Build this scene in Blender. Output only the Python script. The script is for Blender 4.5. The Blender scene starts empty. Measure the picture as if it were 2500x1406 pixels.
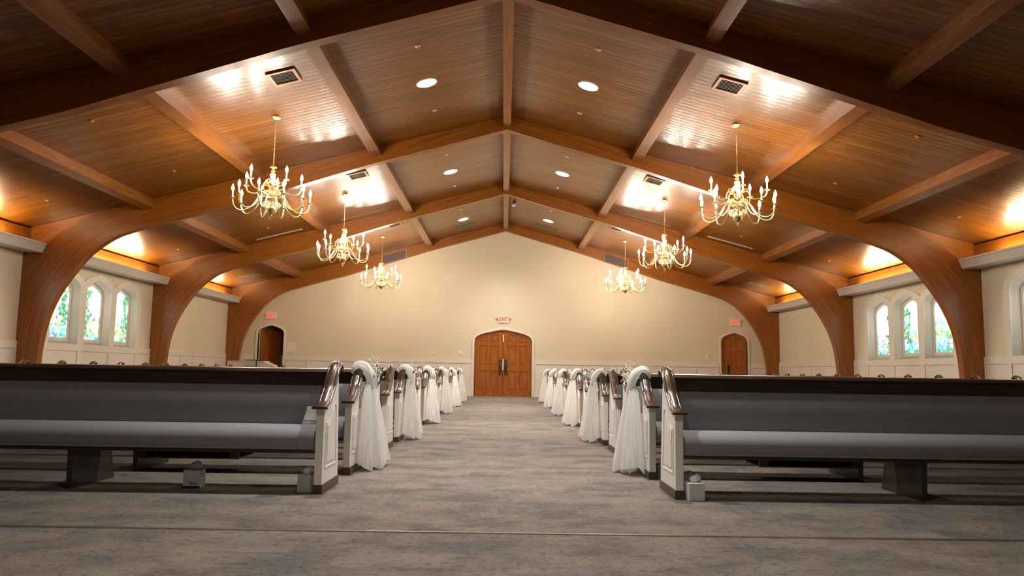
import bpy, bmesh, math, random
from mathutils import Vector, Matrix
PI = math.pi
C = bpy.context.scene.collection
sc = bpy.context.scene
rnd = random.Random(7)

# ------------------------------------------------------------------ camera
FPX, PITCH, ROLL, YAW = 1850.0, math.radians(6.2326), math.radians(.9384), math.radians(.509)
def c2w(x, y, z):
    y, z = y*math.cos(PITCH)-z*math.sin(PITCH), y*math.sin(PITCH)+z*math.cos(PITCH)
    x, y = x*math.cos(YAW)+y*math.sin(YAW), -x*math.sin(YAW)+y*math.cos(YAW)
    return Vector((x, y, z))
cd = bpy.data.cameras.new('camera'); cam = bpy.data.objects.new('camera', cd); C.objects.link(cam)
cd.sensor_width = 36; cd.lens = FPX/2500*36; cd.clip_end = 200; cd.clip_start = .05
rt = c2w(math.cos(ROLL), 0, math.sin(ROLL)); up = c2w(-math.sin(ROLL), 0, math.cos(ROLL)); fw = c2w(0, 1, 0)
M = Matrix((rt, up, -fw)).transposed().to_4x4(); M.translation = Vector((.0205, 0, .88))
cam.matrix_world = M
sc.camera = cam

# ------------------------------------------------------------------ world, exposure, lamps
w = bpy.data.worlds.new('world'); sc.world = w; w.use_nodes = True
w.node_tree.nodes['Background'].inputs[0].default_value = (.75, .87, 1, 1)
w.node_tree.nodes['Background'].inputs[1].default_value = 6.0
sc.view_settings.view_transform = 'Standard'; sc.view_settings.look = 'None'
sc.view_settings.gamma = 1; sc.view_settings.use_curve_mapping = False
sc.view_settings.exposure = 0.95
cy = sc.cycles
cy.max_bounces = 7; cy.diffuse_bounces = 4; cy.glossy_bounces = 3; cy.transmission_bounces = 3
cy.transparent_max_bounces = 10; cy.caustics_reflective = False; cy.caustics_refractive = False
cy.sample_clamp_indirect = 6; cy.sample_clamp_direct = 0; cy.use_denoising = True
cy.use_adaptive_sampling = True; cy.adaptive_threshold = .02
try: cy.denoiser = 'OPENIMAGEDENOISE'; cy.use_light_tree = True
except Exception: pass

BULB_E = 245.0
COVE_E = 130.0         # strip lamps in the cornice
DOWN_E = 8.0
SPOT_W = 385.0         # each recessed light
GLASS_E = 1.25
WARM = (1, .87, .70); WARM2 = (1, .79, .46); DAYL = (.80, .92, 1)

# ------------------------------------------------------------------ dimensions (metres)
YD, BAY, T = 25.757, 5.5217, .17
YC, YB, YA, Y0_ = YD-BAY, YD-2*BAY, YD-3*BAY, YD-4*BAY
YF = -1.85            # front wall behind the camera
YE = YD+T             # end wall
W = 9.3915
ZR, SL = 5.95, .2615
AIS, PY0, PS = 1.2435, 5.4412, .97037
def roofz(x): return ZR-SL*abs(x)

# ------------------------------------------------------------------ node helpers
def newmat(name):
    m = bpy.data.materials.new(name); m.use_nodes = True
    nt = m.node_tree; b = nt.nodes['Principled BSDF']
    return m, nt, b
def N(nt, typ, **kw):
    n = nt.nodes.new(typ)
    for k, v in kw.items():
        if k.startswith('i_'): n.inputs[int(k[2:])].default_value = v
        else: setattr(n, k, v)
    return n
def L(nt, a, b): nt.links.new(a, b)
def math_(nt, op, a, b=None, c=None, clamp=False):
    n = nt.nodes.new('ShaderNodeMath'); n.operation = op; n.use_clamp = clamp
    for i, v in enumerate((a, b, c)):
        if v is None: continue
        if hasattr(v, 'is_output'): nt.links.new(v, n.inputs[i])
        else: n.inputs[i].default_value = v
    return n.outputs[0]
def mix(nt, fac, a, b):
    n = nt.nodes.new('ShaderNodeMix'); n.data_type = 'RGBA'
    for i, v in ((0, fac), (6, a), (7, b)):
        if hasattr(v, 'is_output'): nt.links.new(v, n.inputs[i])
        else: n.inputs[i].default_value = v if i == 0 else (*v, 1)
    return n.outputs[2]
def simple(name, col, rough=.5, metal=0, coat=0, noise=0, nscale=40, bump=0, spec=None):
    m, nt, b = newmat(name)
    b.inputs['Base Color'].default_value = (*col, 1); b.inputs['Roughness'].default_value = rough
    b.inputs['Metallic'].default_value = metal; b.inputs['Coat Weight'].default_value = coat
    b.inputs['Coat Roughness'].default_value = .12
    if spec is not None: b.inputs['Specular IOR Level'].default_value = spec
    if noise or bump:
        tc = N(nt, 'ShaderNodeTexCoord'); nz = N(nt, 'ShaderNodeTexNoise'); nz.inputs['Scale'].default_value = nscale
        nz.inputs['Detail'].default_value = 4
        L(nt, tc.outputs['Object'], nz.inputs['Vector'])
        if noise:
            f = math_(nt, 'MULTIPLY_ADD', nz.outputs['Fac'], noise*2, 1-noise)
            v = N(nt, 'ShaderNodeVectorMath', operation='SCALE'); v.inputs[0].default_value = col
            L(nt, f, v.inputs['Scale']); L(nt, v.outputs[0], b.inputs['Base Color'])
        if bump:
            bp = N(nt, 'ShaderNodeBump'); bp.inputs['Strength'].default_value = bump; bp.inputs['Distance'].default_value = .004
            L(nt, nz.outputs['Fac'], bp.inputs['Height']); L(nt, bp.outputs[0], b.inputs['Normal'])
    return m
def emis(name, col, s):
    m, nt, b = newmat(name)
    b.inputs['Base Color'].default_value = (*[c*.8 for c in col], 1)
    b.inputs['Emission Color'].default_value = (*col, 1); b.inputs['Emission Strength'].default_value = s
    return m
def wood(name, c1, c2, c3, coord='UV', scale=(2.2, 26, 1), rough=.3, coat=.0, lam=0, plank=0, knots=True, crough=.15, bumpy=.15):
    """grain runs along the first texture axis"""
    m, nt, b = newmat(name); b.inputs['Specular IOR Level'].default_value = .3
    tc = N(nt, 'ShaderNodeTexCoord'); src = tc.outputs[coord]
    sep = N(nt, 'ShaderNodeSeparateXYZ'); L(nt, src, sep.inputs[0])
    u, v = sep.outputs[0], sep.outputs[1]
    rowid = None
    if plank:
        t = math_(nt, 'DIVIDE', v, plank); rowid = math_(nt, 'FLOOR', t); fr = math_(nt, 'FRACT', t)
        wn = N(nt, 'ShaderNodeTexWhiteNoise', noise_dimensions='1D'); L(nt, rowid, wn.inputs['W'])
        # board joints along the row
        uo = math_(nt, 'MULTIPLY_ADD', wn.outputs['Value'], 7.0, u)
        seg = math_(nt, 'FLOOR', math_(nt, 'DIVIDE', uo, 2.6))
        wn2 = N(nt, 'ShaderNodeTexWhiteNoise', noise_dimensions='2D')
        cb = N(nt, 'ShaderNodeCombineXYZ'); L(nt, rowid, cb.inputs[0]); L(nt, seg, cb.inputs[1]); L(nt, cb.outputs[0], wn2.inputs['Vector'])
        tone = wn2.outputs['Value']
    elif lam:
        t = math_(nt, 'DIVIDE', v, lam); rowid = math_(nt, 'FLOOR', t); fr = math_(nt, 'FRACT', t)
        wn2 = N(nt, 'ShaderNodeTexWhiteNoise', noise_dimensions='1D'); L(nt, rowid, wn2.inputs['W']); tone = wn2.outputs['Value']
    else: tone = None
    cmb = N(nt, 'ShaderNodeCombineXYZ')
    uu = math_(nt, 'MULTIPLY', u, scale[0]); vv = math_(nt, 'MULTIPLY', v, scale[1])
    L(nt, uu, cmb.inputs[0]); L(nt, vv, cmb.inputs[1])
    if tone is not None: L(nt, math_(nt, 'MULTIPLY', tone, 40), cmb.inputs[2])
    elif coord == 'Object': L(nt, math_(nt, 'MULTIPLY', sep.outputs[2], scale[2]), cmb.inputs[2])
    nz = N(nt, 'ShaderNodeTexNoise'); nz.inputs['Scale'].default_value = 1; nz.inputs['Detail'].default_value = 5
    nz.inputs['Distortion'].default_value = .6
    L(nt, cmb.outputs[0], nz.inputs['Vector'])
    r = N(nt, 'ShaderNodeValToRGB'); L(nt, nz.outputs['Fac'], r.inputs[0])
    r.color_ramp.elements[0].position = .3; r.color_ramp.elements[0].color = (*c1, 1)
    r.color_ramp.elements[1].position = .7; r.color_ramp.elements[1].color = (*c3, 1)
    e = r.color_ramp.elements.new(.5); e.color = (*c2, 1)
    col = r.outputs[0]
    if tone is not None:
        hs = N(nt, 'ShaderNodeHueSaturation'); L(nt, col, hs.inputs['Color'])
        L(nt, math_(nt, 'MULTIPLY_ADD', tone, .36 if plank else .16, .82 if plank else .92), hs.inputs['Value']); col = hs.outputs[0]
    if knots:
        cm2 = N(nt, 'ShaderNodeCombineXYZ')
        L(nt, math_(nt, 'MULTIPLY', u, 1.0), cm2.inputs[0]); L(nt, math_(nt, 'MULTIPLY', v, 3.0), cm2.inputs[1])
        vo = N(nt, 'ShaderNodeTexVoronoi'); vo.inputs['Scale'].default_value = 1.6; L(nt, cm2.outputs[0], vo.inputs['Vector'])
        k = math_(nt, 'LESS_THAN', vo.outputs['Distance'], .055)
        col = mix(nt, math_(nt, 'MULTIPLY', k, .55), col, tuple(c*.25 for c in c1))
    hgt = math_(nt, 'MULTIPLY', nz.outputs['Fac'], .08 if plank else .25)
    if plank:
        g = math_(nt, 'LESS_THAN', math_(nt, 'ABSOLUTE', math_(nt, 'SUBTRACT', fr, .5)), .465)   # 1 = board, 0 = groove
        col = mix(nt, g, tuple(c*.12 for c in c1), col)
        # boards cup very slightly, which shears the reflections
        cup = math_(nt, 'MULTIPLY', math_(nt, 'POWER', math_(nt, 'ABSOLUTE', math_(nt, 'SUBTRACT', fr, .5)), 2.0), -3.6)
        hgt = math_(nt, 'ADD', math_(nt, 'ADD', hgt, cup), math_(nt, 'MULTIPLY', g, .8))
    L(nt, col, b.inputs['Base Color'])
    bp = N(nt, 'ShaderNodeBump'); bp.inputs['Strength'].default_value = bumpy; bp.inputs['Distance'].default_value = .01
    L(nt, hgt, bp.inputs['Height']); L(nt, bp.outputs[0], b.inputs['Normal'])
    b.inputs['Roughness'].default_value = rough; b.inputs['Coat Weight'].default_value = coat; b.inputs['Coat Roughness'].default_value = crough
    if coat: L(nt, bp.outputs[0], b.inputs['Coat Normal'])
    return m

MAT = {}
MAT['ceil'] = wood('ceiling planks', (.155, .048, .004), (.210, .072, .006), (.265, .100, .010), plank=.125, scale=(1.1, 16, 1), rough=.42, coat=.65, crough=.21, bumpy=.13)
MAT['arch'] = wood('laminated beam wood', (.205, .060, .006), (.275, .088, .010), (.34, .120, .016), lam=.05, scale=(1.3, 30, 1), rough=.32, coat=.35, crough=.25, bumpy=.06)
MAT['purlin'] = wood('purlin wood', (.21, .066, .012), (.27, .094, .019), (.33, .125, .03), scale=(1.5, 18, 1), rough=.3, coat=.35, crough=.22, bumpy=.06, knots=False)
MAT['door'] = wood('door oak', (.25, .066, .008), (.33, .094, .012), (.41, .135, .02), coord='Object', scale=(38, 38, 2.6), rough=.35, coat=.3, knots=False, bumpy=.05)
MAT['doorv'] = MAT['door']
MAT['cap'] = wood('dark varnished walnut', (.050, .024, .012), (.075, .036, .018), (.105, .054, .028), coord='Object', scale=(40, 5, 40), rough=.35, coat=1.0, knots=False, crough=.16, bumpy=.0)
MAT['rail'] = wood('dark stained rail', (.034, .022, .016), (.050, .033, .025), (.066, .045, .034), coord='Object', scale=(2.0, 60, 60), rough=.3, coat=.5, knots=False, crough=.18, bumpy=.04)
MAT['white'] = simple('painted white trim', (.74, .68, .575), .38)
MAT['pewwhite'] = simple('pew white enamel', (.90, .87, .82), .32, coat=.2)
MAT['cornice'] = simple('cornice paint', (.62, .57, .49), .45)
MAT['plinth'] = simple('dark plinth', (.075, .05, .033), .4)
MAT['fabric'] = simple('grey pew fabric', (.275, .27, .285), .95, noise=.42, nscale=230, bump=.12, spec=.2)
MAT['brass'] = simple('polished brass', (.97, .80, .40), .28, metal=1)
MAT['candle'] = simple('candle sleeve', (.9, .82, .62), .5)
MAT['bulb'] = emis('bulb', WARM, BULB_E)
MAT['cove'] = emis('cove strip lamp', WARM2, COVE_E)
MAT['down'] = emis('recessed lamp lens', (1, .88, .72), DOWN_E)
MAT['metal'] = simple('brushed metal', (.55, .52, .48), .35, metal=1)
MAT['darkmetal'] = simple('dark bronze', (.10, .075, .05), .4, metal=.8)
MAT['black'] = simple('black plastic', (.012, .012, .013), .45)
MAT['vent'] = simple('vent grille', (.16, .125, .085), .6)
MAT['ventwood'] = simple('vent frame', (.42, .17, .05), .4)
MAT['return'] = simple('return grille', (.10, .062, .058), .6)
MAT['plastic'] = simple('ivory plastic', (.78, .72, .62), .4)
MAT['signred'] = emis('exit letters', (1, .10, .025), .42)
MAT['signred'].node_tree.nodes['Principled BSDF'].inputs['Base Color'].default_value = (.5, .03, .01, 1)
MAT['paper'] = simple('paper', (.80, .79, .76), .6)
MAT['tissue'] = simple('tissue box card', (.50, .56, .56), .6, noise=.25, nscale=25)
MAT['tissue2'] = simple('tissue box card pale', (.70, .70, .67), .6, noise=.16, nscale=30)
MAT['tissueblue'] = simple('tissue box blue', (.10, .17, .24), .6, noise=.2, nscale=25)
MAT['navy'] = simple('navy print', (.01, .02, .10), .5)
MAT['leaf'] = simple('eucalyptus leaf', (.035, .075, .04), .5)
MAT['petal'] = simple('baby breath petals', (.78, .78, .66), .8)
MAT['stem'] = simple('green stem', (.16, .17, .07), .7)
MAT['darkhall'] = simple('hallway paint', (.20, .12, .07), .8)

# wall fabric/paint
m, nt, b = newmat('beige wall covering'); tc = N(nt, 'ShaderNodeTexCoord')
nz = N(nt, 'ShaderNodeTexNoise'); nz.inputs['Scale'].default_value = 220; nz.inputs['Detail'].default_value = 2; L(nt, tc.outputs['Object'], nz.inputs['Vector'])
L(nt, mix(nt, nz.outputs['Fac'], (.63, .535, .385), (.74, .64, .47)), b.inputs['Base Color']); b.inputs['Roughness'].default_value = .85
MAT['wall'] = m

# carpet
m, nt, b = newmat('mottled carpet tile'); tc = N(nt, 'ShaderNodeTexCoord')
mp = N(nt, 'ShaderNodeMapping'); mp.inputs['Scale'].default_value = (1, 1.4, 1); L(nt, tc.outputs['Object'], mp.inputs[0])
n1 = N(nt, 'ShaderNodeTexNoise'); n1.inputs['Scale'].default_value = 2.6; n1.inputs['Detail'].default_value = 6; n1.inputs['Roughness'].default_value = .65; L(nt, mp.outputs[0], n1.inputs['Vector'])
n2 = N(nt, 'ShaderNodeTexNoise'); n2.inputs['Scale'].default_value = 24; n2.inputs['Detail'].default_value = 5; n2.inputs['Roughness'].default_value = .7; n2.inputs['Distortion'].default_value = .8; L(nt, mp.outputs[0], n2.inputs['Vector'])
n3 = N(nt, 'ShaderNodeTexNoise'); n3.inputs['Scale'].default_value = 150; n3.inputs['Detail'].default_value = 2; L(nt, mp.outputs[0], n3.inputs['Vector'])
br = N(nt, 'ShaderNodeTexBrick'); br.offset = .5; br.inputs['Scale'].default_value = 1; br.inputs['Mortar Size'].default_value = 0; br.inputs['Brick Width'].default_value = .5; br.inputs['Row Height'].default_value = .25
br.inputs['Color1'].default_value = (0, 0, 0, 1); br.inputs['Color2'].default_value = (1, 1, 1, 1); L(nt, tc.outputs['Object'], br.inputs['Vector'])
f1 = math_(nt, 'ADD', n1.outputs['Fac'], math_(nt, 'MULTIPLY', math_(nt, 'SUBTRACT', br.outputs['Color'], .5), .16))
r = N(nt, 'ShaderNodeValToRGB'); L(nt, f1, r.inputs[0])
r.color_ramp.elements[0].position = .36; r.color_ramp.elements[0].color = (.146, .128, .118, 1)
r.color_ramp.elements[1].position = .66; r.color_ramp.elements[1].color = (.250, .209, .165, 1)
e = r.color_ramp.elements.new(.5); e.color = (.200, .172, .146, 1)
r2 = N(nt, 'ShaderNodeValToRGB'); L(nt, n2.outputs['Fac'], r2.inputs[0])
r2.color_ramp.elements[0].position = .32; r2.color_ramp.elements[0].color = (.36, .36, .385, 1)
r2.color_ramp.elements[1].position = .50; r2.color_ramp.elements[1].color = (1, 1, 1, 1)
mm = N(nt, 'ShaderNodeMix', data_type='RGBA', blend_type='MULTIPLY'); mm.inputs[0].default_value = .75
L(nt, r.outputs[0], mm.inputs[6]); L(nt, r2.outputs[0], mm.inputs[7])
vs = N(nt, 'ShaderNodeVectorMath', operation='SCALE'); L(nt, mm.outputs[2], vs.inputs[0]); L(nt, math_(nt, 'MULTIPLY_ADD', n3.outputs['Fac'], .9, .58), vs.inputs['Scale'])
L(nt, vs.outputs[0], b.inputs['Base Color']); b.inputs['Roughness'].default_value = 1; b.inputs['Specular IOR Level'].default_value = .1
bp = N(nt, 'ShaderNodeBump'); bp.inputs['Strength'].default_value = .5; bp.inputs['Distance'].default_value = .004; L(nt, n3.outputs['Fac'], bp.inputs['Height']); L(nt, bp.outputs[0], b.inputs['Normal'])
MAT['carpet'] = m

# tulle
def tulle_mat(name, dens):
    m, nt, b = newmat(name); out = nt.nodes['Material Output']; nt.nodes.remove(b)
    tc = N(nt, 'ShaderNodeTexCoord'); mp = N(nt, 'ShaderNodeMapping'); mp.inputs['Scale'].default_value = (30, 3, 1); L(nt, tc.outputs['UV'], mp.inputs[0])
    nz = N(nt, 'ShaderNodeTexNoise'); nz.inputs['Scale'].default_value = 1; nz.inputs['Detail'].default_value = 3; L(nt, mp.outputs[0], nz.inputs['Vector'])
    d = N(nt, 'ShaderNodeBsdfDiffuse'); d.inputs[0].default_value = (.96, .955, .92, 1)
    t = N(nt, 'ShaderNodeBsdfTranslucent'); t.inputs[0].default_value = (.96, .955, .92, 1)
    a = N(nt, 'ShaderNodeMixShader'); a.inputs[0].default_value = .45; L(nt, d.outputs[0], a.inputs[1]); L(nt, t.outputs[0], a.inputs[2])
    tr = N(nt, 'ShaderNodeBsdfTransparent')
    mx = N(nt, 'ShaderNodeMixShader'); L(nt, tr.outputs[0], mx.inputs[1]); L(nt, a.outputs[0], mx.inputs[2])
    L(nt, math_(nt, 'MULTIPLY_ADD', nz.outputs['Fac'], .9, dens-.45, clamp=True), mx.inputs[0])
    L(nt, mx.outputs[0], out.inputs[0]); return m
MAT['tulle'] = tulle_mat('white tulle', .86)
MAT['tullewrap'] = tulle_mat('white tulle gathered', .98)
m, nt, b = newmat('clear plastic film'); b.inputs['Base Color'].default_value = (.7, .72, .75, 1); b.inputs['Alpha'].default_value = .45; b.inputs['Roughness'].default_value = .2
MAT['film'] = m

# stained glass: voronoi cells coloured by where their seed lies
def glass_mat(name, seed, tree_side, hill, water, meadow=(.42, .55, .12)):
    m, nt, b = newmat(name); tc = N(nt, 'ShaderNodeTexCoord')
    off = N(nt, 'ShaderNodeVectorMath', operation='ADD'); off.inputs[1].default_value = (seed*3.7, seed*1.3, seed*2.1); 
    mp = N(nt, 'ShaderNodeMapping'); mp.inputs['Scale'].default_value = (1, 1.25, 0); L(nt, tc.outputs['Object'], mp.inputs[0]); L(nt, mp.outputs[0], off.inputs[0])
    wb = N(nt, 'ShaderNodeTexNoise'); wb.inputs['Scale'].default_value = 5; L(nt, off.outputs[0], wb.inputs['Vector'])
    ad = N(nt, 'ShaderNodeVectorMath', operation='MULTIPLY_ADD'); L(nt, wb.outputs['Color'], ad.inputs[0]); ad.inputs[1].default_value = (.10, .10, 0); L(nt, off.outputs[0], ad.inputs[2])
    vo = N(nt, 'ShaderNodeTexVoronoi'); vo.inputs['Scale'].default_value = 14; vo.voronoi_dimensions = '2D'; L(nt, ad.outputs[0], vo.inputs['Vector'])
    ve = N(nt, 'ShaderNodeTexVoronoi', feature='DISTANCE_TO_EDGE'); ve.inputs['Scale'].default_value = 14; ve.voronoi_dimensions = '2D'; L(nt, ad.outputs[0], ve.inputs['Vector'])
    su = N(nt, 'ShaderNodeVectorMath', operation='SUBTRACT'); L(nt, vo.outputs['Position'], su.inputs[0]); su.inputs[1].default_value = (seed*3.7+.05, seed*1.3+.05, 0)
    sp = N(nt, 'ShaderNodeSeparateXYZ'); L(nt, su.outputs[0], sp.inputs[0])
    u, v = sp.outputs[0], math_(nt, 'DIVIDE', sp.outputs[1], 1.25)      # u -.41...41, v 0..1.24
    rs = N(nt, 'ShaderNodeSeparateColor'); L(nt, vo.outputs['Color'], rs.inputs[0]); ra, rb = rs.outputs[0], rs.outputs[1]
    col = mix(nt, ra, (1, 1, .97), (.86, .97, 1))                        # sky
    h = math_(nt, 'LESS_THAN', v, math_(nt, 'MULTIPLY_ADD', math_(nt, 'SINE', math_(nt, 'MULTIPLY_ADD', u, 7, seed)), .07, hill))
    col = mix(nt, h, col, mix(nt, ra, (.16, .42, .60), (.60, .82, .90)))
    g = math_(nt, 'LESS_THAN', v, math_(nt, 'MULTIPLY_ADD', math_(nt, 'SINE', math_(nt, 'MULTIPLY_ADD', u, -9, seed)), .06, hill-.13))
    col = mix(nt, g, col, mix(nt, ra, meadow, (.95, .98, .80)))
    g2 = math_(nt, 'LESS_THAN', v, water+.16)
    col = mix(nt, math_(nt, 'MULTIPLY', g2, math_(nt, 'GREATER_THAN', rb, .45)), col, mix(nt, ra, (.04, .25, .10), (.45, .70, .35)))
    wt = math_(nt, 'LESS_THAN', v, math_(nt, 'MULTIPLY_ADD', u, .12, water))
    col = mix(nt, wt, col, mix(nt, ra, (.05, .30, .60), (.60, .88, 1)))
    bt = math_(nt, 'LESS_THAN', v, water*.35)
    col = mix(nt, math_(nt, 'MULTIPLY', bt, math_(nt, 'GREATER_THAN', rb, .5)), col, (.04, .28, .14))
    # tree
    du = math_(nt, 'ABSOLUTE', math_(nt, 'SUBTRACT', u, tree_side))
    near = math_(nt, 'LESS_THAN', du, math_(nt, 'MULTIPLY_ADD', math_(nt, 'SINE', math_(nt, 'MULTIPLY_ADD', v, 11, seed)), .06, .15))
    hv = math_(nt, 'MULTIPLY', near, math_(nt, 'MULTIPLY', math_(nt, 'GREATER_THAN', v, water), math_(nt, 'LESS_THAN', v, 1.12)))
    col = mix(nt, math_(nt, 'MULTIPLY', hv, math_(nt, 'GREATER_THAN', rb, .25)), col, mix(nt, ra, (.008, .10, .045), (.14, .46, .25)))
    # a few blossoms
    bl = math_(nt, 'MULTIPLY', math_(nt, 'GREATER_THAN', ra, .975), math_(nt, 'LESS_THAN', v, .6))
    col = mix(nt, bl, col, (.6, .08, .16))
    tt = N(nt, 'ShaderNodeTexNoise'); tt.inputs['Scale'].default_value = 14; L(nt, off.outputs[0], tt.inputs['Vector'])
    lead = math_(nt, 'LESS_THAN', ve.outputs['Distance'], math_(nt, 'MULTIPLY_ADD', h, .042, .010))
    col = mix(nt, math_(nt, 'MULTIPLY', lead, .92), col, (.05, .09, .08))
    b.inputs['Base Color'].default_value = (.1, .1, .1, 1); b.inputs['Roughness'].default_value = .1
    L(nt, col, b.inputs['Emission Color'])
    L(nt, math_(nt, 'MULTIPLY', math_(nt, 'MULTIPLY_ADD', tt.outputs['Fac'], .5, .75), GLASS_E), b.inputs['Emission Strength'])
    return m
GL = {(-1, 0): glass_mat('stained glass a', 1, .27, .62, .24), (-1, 1): glass_mat('stained glass b', 2, -.20, .58, .10), (-1, 2): glass_mat('stained glass c', 3, .33, .50, .06),
      (1, 2): glass_mat('stained glass d', 4, -.30, .48, .20), (1, 1): glass_mat('stained glass e', 5, .30, .62, .26), (1, 0): glass_mat('stained glass f', 6, -.32, .66, .30)}

# ------------------------------------------------------------------ mesh helpers
def tag(o, label=None, cat=None, group=None, kind=None):
    if label: o['label'] = label
    if cat: o['category'] = cat
    if group: o['group'] = group
    if kind: o['kind'] = kind
    return o
def empty(name, loc, label, cat, group=None, rz=0):
    o = bpy.data.objects.new(name, None); C.objects.link(o); o.location = loc; o.rotation_euler = (0, 0, rz)
    o.empty_display_size = .1
    return tag(o, label, cat, group)
def copy_tree(o, parent=None):
    c = o.copy(); C.objects.link(c)
    if parent is not None: c.parent = parent
    for ch in list(o.children): copy_tree(ch, c)
    return c
def recalc(me):
    bm = bmesh.new(); bm.from_mesh(me); bmesh.ops.recalc_face_normals(bm, faces=bm.faces); bm.to_mesh(me); bm.free()
def shade(me, ang=35):
    me.shade_smooth()
    try: me.set_sharp_from_angle(angle=math.radians(ang))
    except Exception: pass
class MB:
    def __init__(s): s.v = []; s.f = []; s.uv = []
    def face(s, pts, uvs=None):
        i = len(s.v); s.v += [tuple(p) for p in pts]; s.f.append(tuple(range(i, i+len(pts))))
        s.uv.append(uvs or [(p[0], p[1]) for p in pts])
    def box(s, x0, x1, y0, y1, z0, z1, axis=0):
        P = lambda a, b, c: (a, b, c)
        F = [[(x0,y0,z0),(x0,y1,z0),(x1,y1,z0),(x1,y0,z0)], [(x0,y0,z1),(x1,y0,z1),(x1,y1,z1),(x0,y1,z1)],
             [(x0,y0,z0),(x1,y0,z0),(x1,y0,z1),(x0,y0,z1)], [(x0,y1,z0),(x0,y1,z1),(x1,y1,z1),(x1,y1,z0)],
             [(x0,y0,z0),(x0,y0,z1),(x0,y1,z1),(x0,y1,z0)], [(x1,y0,z0),(x1,y1,z0),(x1,y1,z1),(x1,y0,z1)]]
        o = [k for k in range(3) if k != axis]
        for f in F: s.face(f, [(p[axis], p[o[0]]+p[o[1]]) for p in f])
    def rings(s, rings, close=True, cap=True, uvs=None):
        """rings: list of equal-length point lists"""
        base = len(s.v); n = len(rings[0])
        for r in rings: s.v += [tuple(p) for p in r]
        m_ = n if close else n-1
        for i in range(len(rings)-1):
            for j in range(m_):
                k = (j+1) % n
                s.f.append((base+i*n+j, base+i*n+k, base+(i+1)*n+k, base+(i+1)*n+j))
                s.uv.append([(i/(len(rings)-1), j/n), (i/(len(rings)-1), (j+1)/n), ((i+1)/(len(rings)-1), (j+1)/n), ((i+1)/(len(rings)-1), j/n)] if uvs is None else
                            [uvs(i, j), uvs(i, j+1), uvs(i+1, j+1), uvs(i+1, j)])
        if cap and close:
            for ri, r in ((0, rings[0]), (len(rings)-1, rings[-1])):
                s.f.append(tuple(base+ri*n+j for j in (range(n) if ri else range(n-1, -1, -1)))); s.uv.append([(0, 0)]*n)
    def lathe(s, prof, c=(0, 0, 0), n=16):
        s.rings([[(c[0]+r*math.cos(2*PI*j/n), c[1]+r*math.sin(2*PI*j/n), c[2]+z) for j in range(n)] for r, z in prof])
    def tube(s, pts, rad, n=6, cap=True):
        pts = [Vector(p) for p in pts]; R = rad if isinstance(rad, (list, tuple)) else [rad]*len(pts); rg = []
        ref = Vector((0, 0, 1))
        for i, p in enumerate(pts):
            t = (pts[min(i+1, len(pts)-1)]-pts[max(i-1, 0)]).normalized()
            if abs(t.dot(ref)) > .95: ref = Vector((1, 0, 0)) if abs(t.x) < .9 else Vector((0, 1, 0))
            a = t.cross(ref).normalized(); b2 = t.cross(a).normalized(); ref = b2 if i else ref
            a = t.cross(ref).normalized() if i else a
            b2 = t.cross(a).normalized()
            rg.append([p+a*(R[i]*math.cos(2*PI*j/n))+b2*(R[i]*math.sin(2*PI*j/n)) for j in range(n)])
            ref = b2
        s.rings(rg, cap=cap)
    def build(s, name, mat, parent=None, smooth=False, loc=None, flip_ok=True, ang=35, merge=False):
        me = bpy.data.meshes.new(name); me.from_pydata(s.v, [], s.f)
        ul = me.uv_layers.new(name='UVMap'); k = 0; flat = []
        for u in s.uv:
            for q in u: flat += [q[0], q[1]]
        ul.data.foreach_set('uv', flat)
        me.validate()
        if flip_ok or merge:
            bm = bmesh.new(); bm.from_mesh(me)
            if merge or flip_ok: bmesh.ops.remove_doubles(bm, verts=bm.verts, dist=1e-5)
            if flip_ok: bmesh.ops.recalc_face_normals(bm, faces=bm.faces)
            bm.to_mesh(me); bm.free()
        if smooth: shade(me, ang)
        if mat is not None: me.materials.append(MAT[mat] if isinstance(mat, str) else mat)
        o = bpy.data.objects.new(name, me); C.objects.link(o)
        if parent is not None: o.parent = parent
        if loc is not None: o.location = loc
        return o
PL = {'E': Matrix(((1, 0, 0), (0, 0, -1), (0, 1, 0))).to_4x4(),      # local X,Y -> world x,z ; thickness along y
      'S': Matrix(((0, 0, 1), (1, 0, 0), (0, 1, 0))).to_4x4(),       # local X,Y -> world y,z ; thickness along x
      'F': Matrix.Identity(4)}
def plate(name, outer, holes, mat, plane, at, thick, parent=None, bev=0, loc=None):
    """flat board with holes, occupying at..at+thick on the plane's normal axis"""
    cu = bpy.data.curves.new('tmp', 'CURVE'); cu.dimensions = '2D'; cu.fill_mode = 'BOTH'; cu.extrude = max(thick/2-bev, .0001)
    cu.bevel_depth = bev; cu.bevel_resolution = 0
    if bev: cu.offset = -bev
    for P in [outer]+list(holes):
        sp = cu.splines.new('POLY'); sp.points.add(len(P)-1); sp.use_cyclic_u = True
        for q, p in zip(sp.points, P): q.co = (p[0], p[1], 0, 1)
    o = bpy.data.objects.new('tmp', cu); C.objects.link(o)
    dg = bpy.context.evaluated_depsgraph_get(); dg.update()
    me = bpy.data.meshes.new_from_object(o.evaluated_get(dg)); bpy.data.objects.remove(o); bpy.data.curves.remove(cu)
    me.name = name; me.transform(PL[plane])
    off = {'E': Vector((0, at+thick/2, 0)), 'S': Vector((at+thick/2, 0, 0)), 'F': Vector((0, 0, at+thick/2))}[plane]
    me.transform(Matrix.Translation(off)); me.materials.clear(); me.materials.append(MAT[mat] if isinstance(mat, str) else mat)
    for p in me.polygons: p.use_smooth = False
    ob = bpy.data.objects.new(name, me); C.objects.link(ob)
    if parent is not None: ob.parent = parent
    if loc is not None: ob.location = loc
    return ob
def struct(o): o['kind'] = 'structure'; return o
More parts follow.
